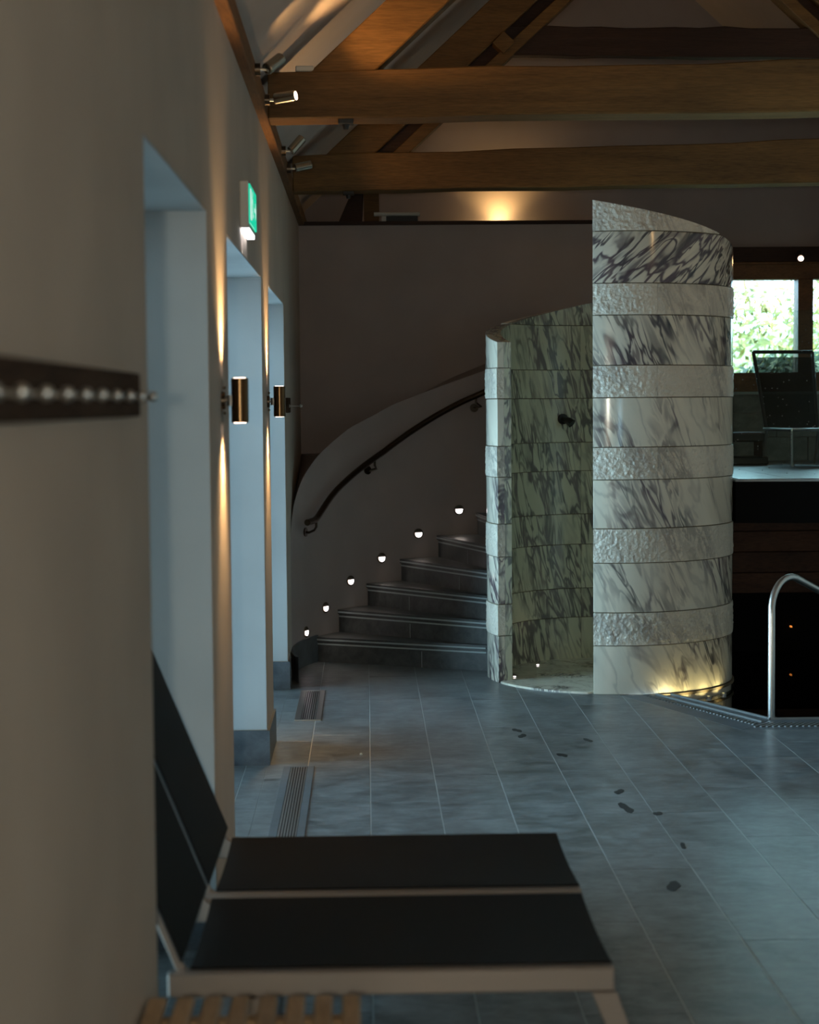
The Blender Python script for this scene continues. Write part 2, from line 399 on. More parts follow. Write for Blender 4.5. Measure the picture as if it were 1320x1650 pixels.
# boxed room behind the stair with a flat top that forms a ledge
bm = B(); box(bm, WX, 1.95, EY, GY, 0, 3.006)
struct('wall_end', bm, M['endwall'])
obox('trim_1', M['oak_dark'], None, WX, 1.98, EY-.015, EY+.1, 3.006, 3.034, kind='structure', bevel=.003)
# wall plates
obox('trim_2', M['oak_y'], None, WX-.1, WX+.042, -1.2, GY, 3.012, 3.10, kind='structure', bevel=.004)
obox('trim_3', M['oak_y'], None, RX-.042, RX+.1, -1.2, GY, 3.012, 3.10, kind='structure', bevel=.004)

# ------------------------------------------------------------------ floor
def clip(poly, f):
    out = []
    for i, p in enumerate(poly):
        q = poly[(i+1) % len(poly)]; a, b = f(p), f(q)
        if a >= 0: out.append(p)
        if a*b < 0:
            t = a/(a-b); out.append((p[0]+(q[0]-p[0])*t, p[1]+(q[1]-p[1])*t))
    return out
PO = ((1.46, 10.19), (1.93, 9.05))          # outer coping line
def lineA(p): return (PO[1][0]-PO[0][0])*(p[1]-PO[0][1])-(PO[1][1]-PO[0][1])*(p[0]-PO[0][0])
def clips(poly):
    res = [clip(poly, lambda p: 9.05-p[1])]
    mid = clip(clip(poly, lambda p: p[1]-9.05), lambda p: 10.19-p[1])
    res.append(clip(mid, lambda p: -lineA(p)))
    res.append(clip(clip(poly, lambda p: p[1]-10.19), lambda p: 1.46-p[0]))
    return [q for q in res if len(q) > 2]
FL = obj('floor', B(), M['grout'], kind='structure')
bm = B()
for q in clips([(WX-TH, -1.2), (RX, -1.2), (RX, GY), (WX-TH, GY)]): prism(bm, q, -.12, -.0015)
FL.data = mesh('floor', bm, M['grout'])
TW, TL = .2925, .877
full = {}
for i in range(-4, 15):
    x0 = .004+TW*i+.0022; x1 = x0+TW-.0044
    x0c, x1c = max(x0, WX-TH+.09), min(x1, RX-.01)
    if x1c-x0c < .02: continue
    off = {0: 7.50, 1: 7.16, 2: 7.45, 3: 7.228, 4: 6.362, 5: 5.935}.get(i, 7.0+(i*.37) % .877) % TL
    y = off-TL*(1 if i >= 8 else 1)
    while y < 12.6:
        a, b = max(y+.0012, -1.19), min(y+TL-.0012, 12.6)
        y += TL
        if b-a < .03: continue
        if a > 3 and x0c > .27*b+1.6: continue       # beyond the pool's far side of the picture
        poly = [(x0c, a), (x1c, a), (x1c, b), (x0c, b)]
        if i == -2 or i < -2:                         # tiles run into the window recesses, between the piers
            cuts = []
            for (o0, o1) in OPEN:
                aa, bb = max(a, o0), min(b, o1)
                if bb-aa > .02: cuts.append((aa, bb))
            polys = [[(x0c, aa), (min(x1c, WX), aa), (min(x1c, WX), bb), (x0c, bb)] for aa, bb in cuts]
            if x1c > WX+.01: polys.append([(max(x0c, WX+.001), a), (x1c, a), (x1c, b), (max(x0c, WX+.001), b)])
        else: polys = [poly]
        bm = B(); k = 0
        for pl in polys:
            for q in clips(pl): prism(bm, q, -.011, random.uniform(-.0004, .0004)); k += 1
        if not k: bm.free(); continue
        obj('tile', bm, M['tile'], FL, bevel=.0008)

# ------------------------------------------------------------------ pool
bm = B()
box(bm, 1.46, RX, 9.33, 13.3, -1.2, -1.1); box(bm, 1.36, 1.46, 10.19, 13.3, -1.2, -.12); box(bm, 1.46, RX, 13.2, 13.3, -1.2, -.02)
prism(bm, [(1.7, 10.19), (1.93, 9.2), (RX, 9.2), (RX, 9.33), (2.13, 9.33), (1.75, 10.19)], -1.2, -.03)
struct('floor_pool', bm, M['basin'])
cop = thing('pool_coping', (1.9, 9.3, 0), 'grey angular grated stone coping along the dark pool edge beside the marble column', 'coping')
outer = [(1.46, 10.19), (1.93, 9.05), (RX-.01, 9.03)]; inner = [(1.76, 10.17), (2.147, 9.345), (RX-.01, 9.32)]
for k in range(2):
    bm = B(); prism(bm, [outer[k], outer[k+1], inner[k+1], inner[k]], -.03, .0)
    obj('coping_stone', bm, M['skirt'], cop, bevel=.002)
def lerp(a, b, t): return tuple(x+(y-x)*t for x, y in zip(a, b))
bm = B()
for k, n in ((0, 34), (1, 75)):
    for j in range(n):
        t = (j+.5)/n
        o_ = lerp(outer[k], outer[k+1], t); i_ = lerp(inner[k], inner[k+1], min(1, t+(.0 if k == 0 else .02)))
        a = lerp(o_, i_, .42 if k == 0 else .25); b = lerp(o_, i_, .56 if k == 0 else .62)
        bar(bm, (*a, .003), (*b, .003), .012, .006)
obj('grate_bars', bm, M['step_grey'], cop, kind='stuff')
for t0 in (.70, .985):
    bm = B()
    for k in range(2 if t0 > .9 else 1):
        a = lerp(outer[k], inner[k], t0); b = lerp(outer[k+1], inner[k+1], t0); bar(bm, (*a, .004), (*b, .004), .014, .012)
    obj('edge_strip', bm, M['step_grey'], cop)
bm = B(); prism(bm, [(1.765, 10.175), (2.147, 9.345), (RX, 9.32), (RX, 12.3), (1.9, 12.3)]+[(1.5+.772*cos(radians(t)), 10.96+.772*sin(radians(t))) for t in range(60, -71, -6)], -.055, -.05)
tag(obj('pool_water', bm, M['water']), 'still dark pool water lying inside the grated coping', 'water', kind='stuff')
ps = thing('pool_steps', (2.9, 9.7, -.5), 'submerged dark pool steps with thin pale edge strips under the steel handrail', 'steps')
for k in range(4):
    y0 = 9.36+k*.26; z = -.14-k*.12
    bm = B(); box(bm, 1.9+k*.06, RX-.02, y0, y0+.26, -1.09, z); obj('step', bm, M['basin'], ps, bevel=.004)
    bm = B(); bar(bm, (1.9+k*.06, y0+.25, z+.003), (RX-.03, y0+.25, z+.003), .012, .006); obj('edge_strip', bm, M['white_plastic'], ps)

# ------------------------------------------------------------------ gallery platform over the pool
PZ = 1.22
bm = B(); prism(bm, [(2.25, 10.76), (3.0, 10.66), (RX, 10.6), (RX, GY), (1.96, GY), (1.96, 12.3), (2.2, 11.6)], PZ-.012, PZ)
struct('floor_upper', bm, M['grout'])
FU = bpy.data.objects['floor_upper']
for i in range(6):
    for j in range(4):
        x0, y0 = 2.27+i*.32, 10.78+j*.8-(.1 if i > 2 else .03)
        if x0 > RX-.05: continue
        obox('tile', M['tile'], FU, x0, min(x0+.316, RX-.01), y0, min(y0+.796, GY-.02), PZ-.001, PZ+.004, bevel=.001)
bm = B(); prism(bm, [(2.25, 10.76), (3.0, 10.66), (RX, 10.6), (RX, 10.72), (3.0, 10.78), (2.25, 10.88)], .955, PZ-.013)
struct('trim_4', bm, M['black'])
bm = B(); box(bm, 1.96, RX, 12.305, 12.4, -.1, PZ-.015); struct('wall_pool', bm, M['black'])
pp = thing('wood_panelling', (3.2, 12.28, .35), 'dark brown boarded panel on the wall under the gallery behind the pool', 'panel')
for k in range(4):
    obox('board', M['panel_wood'], pp, 2.28, RX, 12.265, 12.295, .36+k*.145, .36+(k+1)*.145-.004, bevel=.003)
tag(obox('pilot_light', M['amber'], None, 2.955, 2.965, 12.262, 12.298, .115, .125), 'tiny glowing amber dot low on the black wall under the gallery', 'light')
bm = B(); box(bm, 2.2, 2.93, 10.765, 10.777, PZ, 2.245)
g1 = obj('balustrade_panel', bm, M['bal_glass'], label='tall frameless glass balustrade panel spotted with drops, next to the marble column', cat='balustrade')
g1e = obox('glass_edge', M['glass_edge'], g1, 2.93, 2.934, 10.765, 10.777, PZ, 2.245)
bm = B(); box(bm, 2.955, RX-.02, 10.70, 10.712, PZ, 2.02)
g2 = obj('balustrade_panel', bm, M['bal_glass'], label='lower glass balustrade panel at the right edge of the picture', cat='balustrade')
obox('glass_edge', M['glass_edge'], g2, 2.949, 2.955, 10.70, 10.712, PZ, 2.02)

# ------------------------------------------------------------------ stair
SC = (.905, 11.09); SR = 1.385; RS = .1526; TH0 = radians(154.5); DT = radians(11.87)
def pol(c, r, t): return (c[0]+r*cos(t), c[1]+r*sin(t))
def clear(a, c=(1.5, 10.96), r=.757+.012):
    dx, dy = SC[0]-c[0], SC[1]-c[1]; b = dx*cos(a)+dy*sin(a)
    return -b+math.sqrt(b*b-(dx*dx+dy*dy-r*r))
st = thing('curved_staircase', (.3, 11.6, 0), 'dark slate winder staircase with pale nosing strips curling behind the marble column', 'staircase')
for k in range(9):
    z0, z1 = RS*k+(.012 if k else 0), RS*(k+1)+.012
    a0 = TH0-DT*k; a1 = a0-DT-(.03 if k < 8 else .15)
    N = 8; bm = B()
    outerp = [pol(SC, SR-.001, a0+(a1-a0)*j/N) for j in range(N+1)]; innerp = [pol(SC, clear(a0+(a1-a0)*j/N), a0+(a1-a0)*j/N) for j in range(N+1)]
    prism(bm, outerp+innerp[::-1], 0 if k == 0 else z0-.03, z1-.03)
    sp = obj('step', bm, M['step'], st)
    bm = B(); n_ = Vector((sin(a0), -cos(a0)))*.014       # nosing slab
    o2 = [(outerp[0][0]+n_.x*0-sin(a0)*.0, outerp[0][1])]
    q = [Vector(p) for p in (innerp[0], outerp[0])]; fwd = Vector((-sin(a0), cos(a0)))*.012
    slab = [pol(SC, clear(a0+.008)+.002, a0+.012/SR), tuple(q[1]+fwd)]+outerp[1:]+innerp[::-1][:-1]
    slab[1] = pol(SC, SR-.001, a0+.012/SR)
    prism(bm, slab, z1-.03, z1)
    obj('tread', bm, M['step'], sp)
    for dz in (.017, .046):
        bm = B(); e = .0135 if dz < .03 else .003
        p0 = Vector(pol(SC, clear(a0)+.01, a0)); p1 = Vector(pol(SC, SR-.004, a0)); f2 = Vector((-sin(a0), cos(a0)))*e
        bar(bm, (*(p0+f2), z1-dz), (*(p1+f2), z1-dz), .004, .0095)
        obj('nosing_strip', bm, M['stripe'], sp)
    # riser joint
    bm = B(); p0 = Vector(pol(SC, .62+.17*((k*7) % 3), a0)); bar(bm, (p0.x-sin(a0)*.0005, p0.y+cos(a0)*.0005, z0-.01), (p0.x-sin(a0)*.0005, p0.y+cos(a0)*.0005, z1-.06), .003, .003, up=(0, 1, 0))
    obj('joint', bm, M['grout'], sp)
# curved wall, its helical top and the infill to the corner
import itertools
F2 = 2860.
def px_ray(x, y):
    return f_+r_*((x-660)/F2)+u_*((825-y)/F2)
def onY(x, y, Y):
    d = px_ray(x, y); t = Y/d.y; return Vector((0, 0, 1.7))+d*t
zf = [(180, .80), (177.5, .92), (171, 1.07), (163, 1.21), (152.5, 1.355), (144, 1.455), (137, 1.54), (128.5, 1.615), (121.5, 1.69), (107.5, 1.805), (93, 1.925), (80, 2.0), (40, 2.25), (20, 2.3)]
zb = [(-.48, 11.3, 1.00), (-.48, 11.9, 1.15), (-.48, 12.5, 1.26), (-.48, EY, 1.335), (-.36, EY, 1.34), (-.27, EY, 1.37)]
def curve(tab, t):
    for (a, x), (b, y) in zip(tab, tab[1:]):
        if b <= t <= a: return x+(y-x)*(a-t)/(a-b)
    return tab[0][1] if t > tab[0][0] else tab[-1][1]
bm = B(); fr = []; bk = []; bt = []
zback = [(-.49, 1.335), (-.30, 1.34), (-.235, 1.395), (-.13, 1.455), (.01, 1.535), (.142, 1.625), (.395, 1.765), (.642, 1.89), (.88, 1.985), (1.9, 2.4)]
for j in range(0, 81):
    t = 180-2*j; a = radians(t); p = pol(SC, SR, a); z = curve(zf, t)
    fr.append(bm.verts.new((*p, z))); bt.append(bm.verts.new((*p, 0)))
    q = (max(p[0], WX), EY) if t > 60 else (p[0]+.1, p[1]+.1)
    zz = next((z0+(z1-z0)*(q[0]-x0)/(x1-x0) for (x0, z0), (x1, z1) in zip(zback, zback[1:]) if x0 <= q[0] <= x1), 2.4)
    bk.append(bm.verts.new((q[0], q[1], zz)))
for j in range(80):
    bm.faces.new((bt[j], bt[j+1], fr[j+1], fr[j])); bm.faces.new((fr[j], fr[j+1], bk[j+1], bk[j]))
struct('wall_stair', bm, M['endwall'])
# curved slate skirting at its foot
bm = B(); N = 14; A0, A1 = radians(194), TH0-.005
pi_ = [pol(SC, SR-.014, A0+(A1-A0)*j/N) for j in range(N+1)]; po_ = [pol(SC, SR+.003, A0+(A1-A0)*j/N) for j in range(N+1)]
pi_ = [(max(x, WX+.001), y) for x, y in pi_]; po_ = [(max(x, WX), y) for x, y in po_]
ra = [bm.verts.new((*p, 0)) for p in pi_]; rb = [bm.verts.new((*p, hs+.012*(j/N))) for j, p in enumerate(pi_)]; rc = [bm.verts.new((*p, hs+.012*(j/N))) for j, p in enumerate(po_)]
for j in range(N): bm.faces.new((ra[j], ra[j+1], rb[j+1], rb[j])); bm.faces.new((rb[j], rb[j+1], rc[j+1], rc[j]))
struct('baseboard_stair', bm, M['skirt'])
# handrail
hr = thing('stair_handrail', (.1, 12.0, .95), 'dark bronze handrail curving up the stair wall', 'handrail')
rt = [(159.5, .965), (149.4, 1.11), (137.1, 1.256), (127, 1.372), (117.9, 1.496), (109.4, 1.605), (101.4, 1.698), (93.5, 1.774), (80, 1.90), (60, 2.08)]
pts = []
for t in range(160, 59, -3): pts.append((*pol(SC, SR-.08, radians(t)), curve(rt, t)))
pts = [(*pol(SC, SR-.075, radians(169)), .945), (*pol(SC, SR-.08, radians(165)), .947), (*pol(SC, SR-.08, radians(162)), .952)]+pts
bm = B(); tube(bm, pts, .021, 12); obj('rail', bm, M['steel_dark'], hr)
for t in (161, 130.5, 96, 70):
    a = radians(t); z = curve(rt, t) if t < 160 else .955
    bm = B(); w1 = pol(SC, SR-.002, a); r1 = pol(SC, SR-.08, a); r0 = pol(SC, SR-.05, a-.03)
    tube(bm, [(*w1, z-.085), (*pol(SC, SR-.03, a), z-.088), (*r0, z-.075), (*r1, z-.05), (*r1, z-.015)], .008, 8)
    tube(bm, [(*w1, z-.085), (*pol(SC, SR-.010, a), z-.085)], .03, 14)
    obj('bracket', bm, M['steel_dark'], hr)
# round step lights, lower half glowing
words_ = ['lowest round stair wall light, beside the dark skirting', 'round stair wall light second from the bottom, above the first step', 'round stair wall light third from the bottom', 'round stair wall light fourth from the bottom', 'round stair wall light fifth from the bottom, above a scuff', 'highest fully visible round stair wall light', 'half-hidden round stair light just left of the marble column']
for k, (t, z) in enumerate(((161.3, .217), (149.2, .345), (137.6, .50), (125.7, .637), (113.3, .792), (100.7, .949), (89.2, .94+.02))):
    a = radians(t); z = z if k < 6 else 1.10-.14
    c0 = pol(SC, SR+.001, a); c1 = pol(SC, SR-.007, a)
    L_ = thing('step_light', (*c0, z), words_[k], 'light', 'round lights along the stair wall')
    bm = B(); tube(bm, [(*c0, z), (*c1, z)], .036, 20); obj('rim', bm, M['nickel'], L_)
    bm = B(); tx = Vector((-sin(a), cos(a), 0)); cc = Vector((*pol(SC, SR-.009, a), z)); nn = Vector((-cos(a), -sin(a), 0))
    hp = [cc+tx*(.025*cos(u))+Vector((0, 0, .025*sin(u))) for u in [pi+pi*j/12 for j in range(13)]]
    hp = [p+Vector((0, 0, .007)) if i in (0, 12) else p for i, p in enumerate(hp)]
    va = [bm.verts.new(p) for p in hp]; vb = [bm.verts.new(p+nn*.002) for p in hp]
    bm.faces.new(va[::-1]); bm.faces.new(vb)
    for i in range(13): j = (i+1) % 13; bm.faces.new((va[i], va[j], vb[j], vb[i]))
    obj('lens', bm, M['step_lens'], L_)
    lp = pol(SC, SR-.03, a)
    light('step_light_beam', 'SPOT', (*lp, z-.005), .32, (1, .88, .74), L_, aim=(*pol(SC, SR-.28, a), z-.32), spot_size=radians(120), spot_blend=.8, shadow_soft_size=.02)

# ------------------------------------------------------------------ marble shower column
TC = (1.5, 10.96); RO, RI = .757, .664; AE0, AE1 = -104.5, 200.7
def ztop(t): return 2.855-.00259*(t+104.5)
tw = thing('marble_shower_column', (*TC, 0), 'spiral shower enclosure of banded white and purple-veined marble with sloping top', 'column')
COURSE = [0, .285, .477, .767, .966, 1.25, 1.437, 1.724, 1.909, 2.198, 2.379, 2.677, 2.90]
def ring_sector(bm, r0, r1, t0, t1, z0, z1f, step=4):
    n = max(2, int(abs(t1-t0)/step)); vs = []
    for j in range(n+1):
        t = t0+(t1-t0)*j/n; a = radians(t); zt = z1f(t)
        vs.append([bm.verts.new((*pol(TC, r, a), z)) for r, z in ((r0, z0), (r1, z0), (r1, zt), (r0, zt))])
    for u, v in zip(vs, vs[1:]):
        for k in range(4): bm.faces.new((u[k], u[(k+1) % 4], v[(k+1) % 4], v[k]))
    bm.faces.new(vs[0]); bm.faces.new(vs[-1][::-1])
from mathutils import noise as mnoise
def rough_sector(bm, r0, r1, t0, t1, z0, z1f):
    nt = max(4, int(abs(t1-t0)/.62)); nz = 22; cols = []
    for j in range(nt+1):
        t = t0+(t1-t0)*j/nt; a = radians(t); zt = z1f(t); col = []
        for i in range(nz+1):
            z = z0+(zt-z0)*i/nz; e = min(1, min(i, nz-i)/2, min(j, nt-j)/2)
            p = Vector((a*.757*44, z*44, 3.3)); d0 = mnoise.voronoi(p)[0]
            h = (.55-d0[0])*.010+mnoise.noise(p*1.7)*.0022
            col.append(bm.verts.new((*pol(TC, r1+h*e, a), z)))
        cols.append((col, bm.verts.new((*pol(TC, r0, a), z0)), bm.verts.new((*pol(TC, r0, a), zt))))
    for (u, ub, ut), (v, vb, vt) in zip(cols, cols[1:]):
        for i in range(nz): bm.faces.new((u[i], v[i], v[i+1], u[i+1]))
        for q in ((u[0], ub, vb, v[0]), (u[-1], v[-1], vt, ut), (ub, ut, vt, vb)):
            f = bm.faces.new(q)
            for e_ in f.edges: e_.smooth = False
    for col, b, t_ in (cols[0], cols[-1]):
        f = bm.faces.new(col+[t_, b])
        for e_ in f.edges: e_.smooth = False
bm = B(); ring_sector(bm, RI+.008, RO-.008, AE0+.9, AE1-.9, -1.0, lambda t: ztop(t)-.006); obj('mortar_core', bm, M['mortar'], tw)
random.seed(3)
for c, (z0, z1) in enumerate(zip(COURSE, COURSE[1:])):
    rough = c % 2 == 1 or c == 11
    cuts = [AE0, -76, -14, 52, 118, AE1] if rough else [AE0, -3, 64, 132, AE1]
    for t0, t1 in zip(cuts, cuts[1:]):
        if ztop(t0) < z0+.02: continue
        te = t1
        if ztop(t1) < z0+.008: te = t0+(ztop(t0)-z0-.008)/.00259
        if te-t0 < 2: continue
        g0 = 0 if t0 == AE0 else .06; g1 = 0 if te == AE1 else .06
        gz = .0025
        # outer leaf and inner leaf
        rm = (RO+RI)/2
        if rough:
            zt_ = lambda t: min(z1-gz, ztop(t))
            bm = B(); rough_sector(bm, rm, RO+.003, t0+g0, te-g1, z0+gz, zt_)
            bmesh.ops.recalc_face_normals(bm, faces=bm.faces)
            for f in bm.faces: f.smooth = len(f.verts) == 4
            d_ = bpy.data.meshes.new('marble_block'); bm.to_mesh(d_); bm.free(); d_.materials.append(M['marble_rough'])
            obj('marble_block', d_, None, tw); continue
        bm = B(); ring_sector(bm, rm, RO+(.004 if rough else 0), t0+g0, te-g1, z0+(gz if c else 0), lambda t: min(z1-gz, ztop(t)), 3)
        obj('marble_block', bm, M['marble_top' if c == 10 else 'marble'], tw, bevel=.0022)
    for t0, t1 in ((AE0, -20), (-20, 45), (45, 98), (98, 150), (150, AE1)):
        if ztop(t0) < z0+.02: continue
        te = t1 if ztop(t1) >= z0+.008 else t0+(ztop(t0)-z0-.008)/.00259
        if te-t0 < 2: continue
        bm = B(); ring_sector(bm, RI, (RO+RI)/2, t0+(0 if t0 == AE0 else .05), te-(0 if te == AE1 else .05), z0+(.002 if c else .0), lambda t: min(z1-.002, ztop(t)), 3)
        obj('inner_slab', bm, M['marble_in'], tw, bevel=.0012)
bm = B(); N = 64; prism(bm, [pol(TC, RI if (AE0+360 > (360*j/N-104.5 if 0 else 0)) and not (AE1-360 < ((360*j/N+180) % 360-180) < AE0) else RO, 2*pi*j/N) for j in range(N)], -.01, .012)
obj('shower_floor', bm, M['marble_floor'], tw, bevel=.002)
# plinth below the pool edge
bm = B(); ring_sector(bm, .3, RO-.004, -80, 60, -1.0, lambda t: -.012); obj('plinth', bm, M['marble'], tw)
bm = B(); ring_sector(bm, RO, RO+.012, -76, 60, -.02, lambda t: -.004); obj('base_band', bm, M['mortar'], tw)
# dark shower rose on the inner wall
sh = thing('shower_rose', (1.286, 11.58, 1.59), 'dark oval shower fitting on the inner marble wall of the column', 'shower')
bm = B(); a = radians(109); c0 = Vector((*pol(TC, RI+.001, a), 1.59)); nn = Vector((-cos(a), -sin(a), 0))
tube(bm, [c0, c0+nn*.02], .034, 16); obj('wall_plate', bm, M['black_plastic'], sh)
bm = B(); tube(bm, [c0+nn*.018, c0+nn*.05+Vector((.02, 0, -.012)), c0+nn*.065+Vector((.035, 0, -.03))], [.018, .024, .03], 14); obj('nozzle', bm, M['black_plastic'], sh)
# floor spots in the shower
for k, (x, y) in enumerate(((.90, 10.83), (1.09, 11.31))):
    s_ = thing('floor_spot', (x, y, .012), ('small bright floor spot at the foot of the narrow marble pier', 'small bright floor spot by the back wall of the marble shower')[k], 'light', 'shower floor spots')
    bm = B(); tube(bm, [(x, y, .010), (x, y, .015)], .013, 14); obj('rim', bm, M['steel'], s_)
    bm = B(); tube(bm, [(x, y, .015), (x, y, .018)], .008, 12); obj('lens', bm, M['step_lens'], s_)
    light('floor_spot_beam', 'SPOT', (x, y, .03), .5, (1, .80, .60), s_, aim=(*lerp((x, y), TC, -.12), 1.0), spot_size=radians(70), spot_blend=.9, shadow_soft_size=.01)
# warm lights under the pool side of the column
for k, t in enumerate((-72, -62, -51, -40)):
    a = radians(t); x, y = pol(TC, RO+.045, a)
    s_ = thing('pool_uplight', (x, y, -.04), 'small yellow uplight %s' % ('nearest the grated coping, at the foot of the column', 'second along the foot of the marble column', 'third along the foot of the marble column', 'farthest round the foot of the marble column')[k], 'light', 'uplights round the foot of the column')
    bm = B(); tube(bm, [(x, y, -.052), (x, y, -.038)], .018, 12); obj('rim', bm, M['steel'], s_)
    bm = B(); tube(bm, [(x, y, -.038), (x, y, -.036)], .007, 12); obj('lens', bm, M['yellow_lens'], s_)
    light('uplight_beam', 'SPOT', (*pol(TC, RO+.05, a), -.03), .5 if k else .9, (1, .84, .38), s_, aim=(*pol(TC, RO-.10, a), .16), spot_size=radians(135), spot_blend=.6, shadow_soft_size=.012)

# ------------------------------------------------------------------ pool handrail
ph = thing('pool_handrail', (2.15, 9.37, 0), 'bent brushed steel handrail rising from the pool coping', 'handrail')
pts = [(2.155, 9.37, .0), (2.155, 9.37, .56)]
for j in range(1, 11):
    a = pi-j*radians(116)/10; pts.append((2.155+.125+.125*cos(a), 9.37+.012*j, .56+.19*sin(a)))
pts += [(pts[-1][0]+.25, pts[-1][1]+.2, pts[-1][2]-.13), (pts[-1][0]+.5, pts[-1][1]+.45, pts[-1][2]-.40), (pts[-1][0]+.6, pts[-1][1]+.55, pts[-1][2]-.9)]
bm = B(); tube(bm, pts, .0195, 16); obj('rail', bm, M['steel'], ph)
bm = B(); tube(bm, [(2.155, 9.37, -.004), (2.155, 9.37, .008)], .030, 16); obj('base_ring', bm, M['steel_dark'], ph)

# ------------------------------------------------------------------ roof timbers
def timber(name, m, X0, X1, y0, y1, zb0, zb1, zt0, zt1, label, seg=14, wob=.008, parent=None, seed=1, cat='beam'):
    rnd = random.Random(seed); bm = B(); rings = []
    for j in range(seg+1):
        t = j/seg; x = X0+(X1-X0)*t; dz = [rnd.uniform(-wob, wob) for _ in range(2)]
        zb = zb0+(zb1-zb0)*t+dz[0]*.5; zt = zt0+(zt1-zt0)*min(1, t*1.0)+dz[1]
        rings.append([bm.verts.new(p) for p in ((x, y0, zb), (x, y1, zb), (x, y1, zt), (x, y0, zt))])
    for u, v in zip(rings, rings[1:]):
        for k in range(4): bm.faces.new((u[k], u[(k+1) % 4], v[(k+1) % 4], v[k]))
    bm.faces.new(rings[0]); bm.faces.new(rings[-1][::-1])
    return obj(name, bm, m, parent, bevel=.006, label=label, cat=cat if label else None)
def slope_z(x): return 3.02+.92*(x-WX) if x < CX else 3.02+.92*(RX-x)
def rafter(bm, side, y0, y1, drop, x0=None, x1=None, top=.0):
    xa = WX+.0 if x0 is None else x0; xb = CX if x1 is None else x1
    P = []
    for y in (y0, y1):
        pass
    a0, a1 = slope_z(xa)+top, slope_z(xb)+top
    f = (lambda x: x) if side < 0 else (lambda x: 2*CX-x)
    pts = [(f(xa), y0, a0-drop), (f(xb), y0, a1-drop), (f(xb), y1, a1-drop), (f(xa), y1, a0-drop), (f(xa), y0, a0), (f(xb), y0, a1), (f(xb), y1, a1), (f(xa), y1, a0)]
    hexa(bm, pts)
for (Y, zt0, zt1, zb1, lab, sd) in ((8.3, 3.235, 3.31, 3.06, 'oak roof truss nearer the camera, its tie beam beside the glowing spotlight', 4), (11.1, 3.235, 3.36, 3.07, 'oak roof truss farther away, its tie beam just above the marble column', 9)):
    tr = thing('roof_truss', (CX, Y, 3.02), lab, 'truss', 'oak roof trusses')
    timber('tie_beam', M['oak'], WX+.042, RX-.042, Y, Y+.2, 3.018, zb1, zt0, zt1, None, parent=tr, seed=sd)
    for side in (-1, 1):
        bm = B(); fx = (lambda x: x) if side < 0 else (lambda x: 2*CX-x)
        P = [(WX+.236, 3.05), (WX+.336, 3.05), (CX, slope_z(CX)-.275), (CX, slope_z(CX)-.004), (WX+.236, 3.233)]
        va = [bm.verts.new((fx(x), Y+.02, z)) for x, z in P]; vb = [bm.verts.new((fx(x), Y+.18, z)) for x, z in P]
        bm.faces.new(va); bm.faces.new(vb[::-1])
        for i in range(5): bm.faces.new((va[i], va[(i+1) % 5], vb[(i+1) % 5], vb[i]))
        obj('rafter', bm, M['oak'], tr, bevel=.006)
    if Y > 10:
        for side in (-1, 1):
            bm = B(); rafter(bm, side, Y+.10, Y+.16, .13, x0=WX+.48, top=-.275); obj('filler_board', bm, M['oak_dark'], tr)
            bm = B(); rafter(bm, side, Y+.03, Y+.17, .095, x0=WX+.54, top=-.375); obj('lower_rail', bm, M['oak'], tr, bevel=.004)
            bm = B(); sg = -side; cx_ = CX+side*(CX-.86)
            bar(bm, (cx_-side*.05, Y+.06, 3.89+.0), (cx_+side*.02, Y+.06, 3.955), .10, .12, up=(0, 1, 0)); obj('wedge_block', bm, M['oak'], tr, bevel=.003)
        timber('collar_beam', M['oak_dark'], .86, 2*CX-.86, Y+.06, Y+.16, 3.855, 3.83, 4.03, 4.018, None, parent=tr, seed=5)
bm = B(); box(bm, 0.0, .115, 13.5, 13.62, 3.006, 3.42)
obj('timber_post', bm, M['oak'], label='short brown timber post standing on the dark ledge at left', cat='post', bevel=.004)
bm = B(); hexa(bm, [(-.22, 13.52, 3.006), (-.02, 13.52, 3.006), (-.02, 13.6, 3.006), (-.22, 13.6, 3.006), (.02-.12, 13.52, 3.28), (.06-.06, 13.52, 3.34), (0, 13.6, 3.34), (-.1, 13.6, 3.28)])
obj('timber_brace', bm, M['oak_dark'], label='dark sloping timber brace leaning on the short post on the ledge', cat='brace', bevel=.004)
bm = B(); P = [(3.50, 2.86), (3.56, 2.90), (3.60, 3.0), (3.66, 3.12), (3.74, 3.34), (3.84, 3.28), (3.83, 3.1), (3.80, 2.86)]
va = [bm.verts.new((x, 13.55, z)) for x, z in P]; vb = [bm.verts.new((x, 13.70, z)) for x, z in P]
bm.faces.new(va); bm.faces.new(vb[::-1])
for i in range(len(P)): j = (i+1) % len(P); bm.faces.new((va[i], va[j], vb[j], vb[i]))
obj('timber_brace', bm, M['oak'], label='curved brown oak brace above the far window at the right edge', cat='brace', bevel=.005)
# bits on the beams
tag(obox('junction_box', M['white_plastic'], None, -.31, -.225, 8.32, 8.38, 3.236, 3.262, bevel=.004), 'small pale junction box on top of the nearer oak beam', 'box')
for k, (Y, x) in enumerate(((8.33, -.115), (11.13, -.13))):
    s_ = thing('ceiling_sensor', (x+.03, Y+.04, 2.98), 'small black sensor under the %s oak beam' % ('nearer', 'farther'), 'sensor', 'sensors under the beams') if 0 else thing('ceiling_sensor', (x+.03, Y+.04, 2.98), ('small black sensor under the nearer oak beam', 'small black sensor under the farther oak beam')[k], 'sensor')
    obox('mounting_plate', M['black_plastic'], s_, x, x+.07, Y, Y+.08, 3.0, 3.022, bevel=.003)
    bm = B(); tube(bm, [(x+.035, Y+.04, 2.978), (x+.035, Y+.04, 3.001)], [.012, .018], 12); obj('sensor_head', bm, M['black_plastic'], s_)
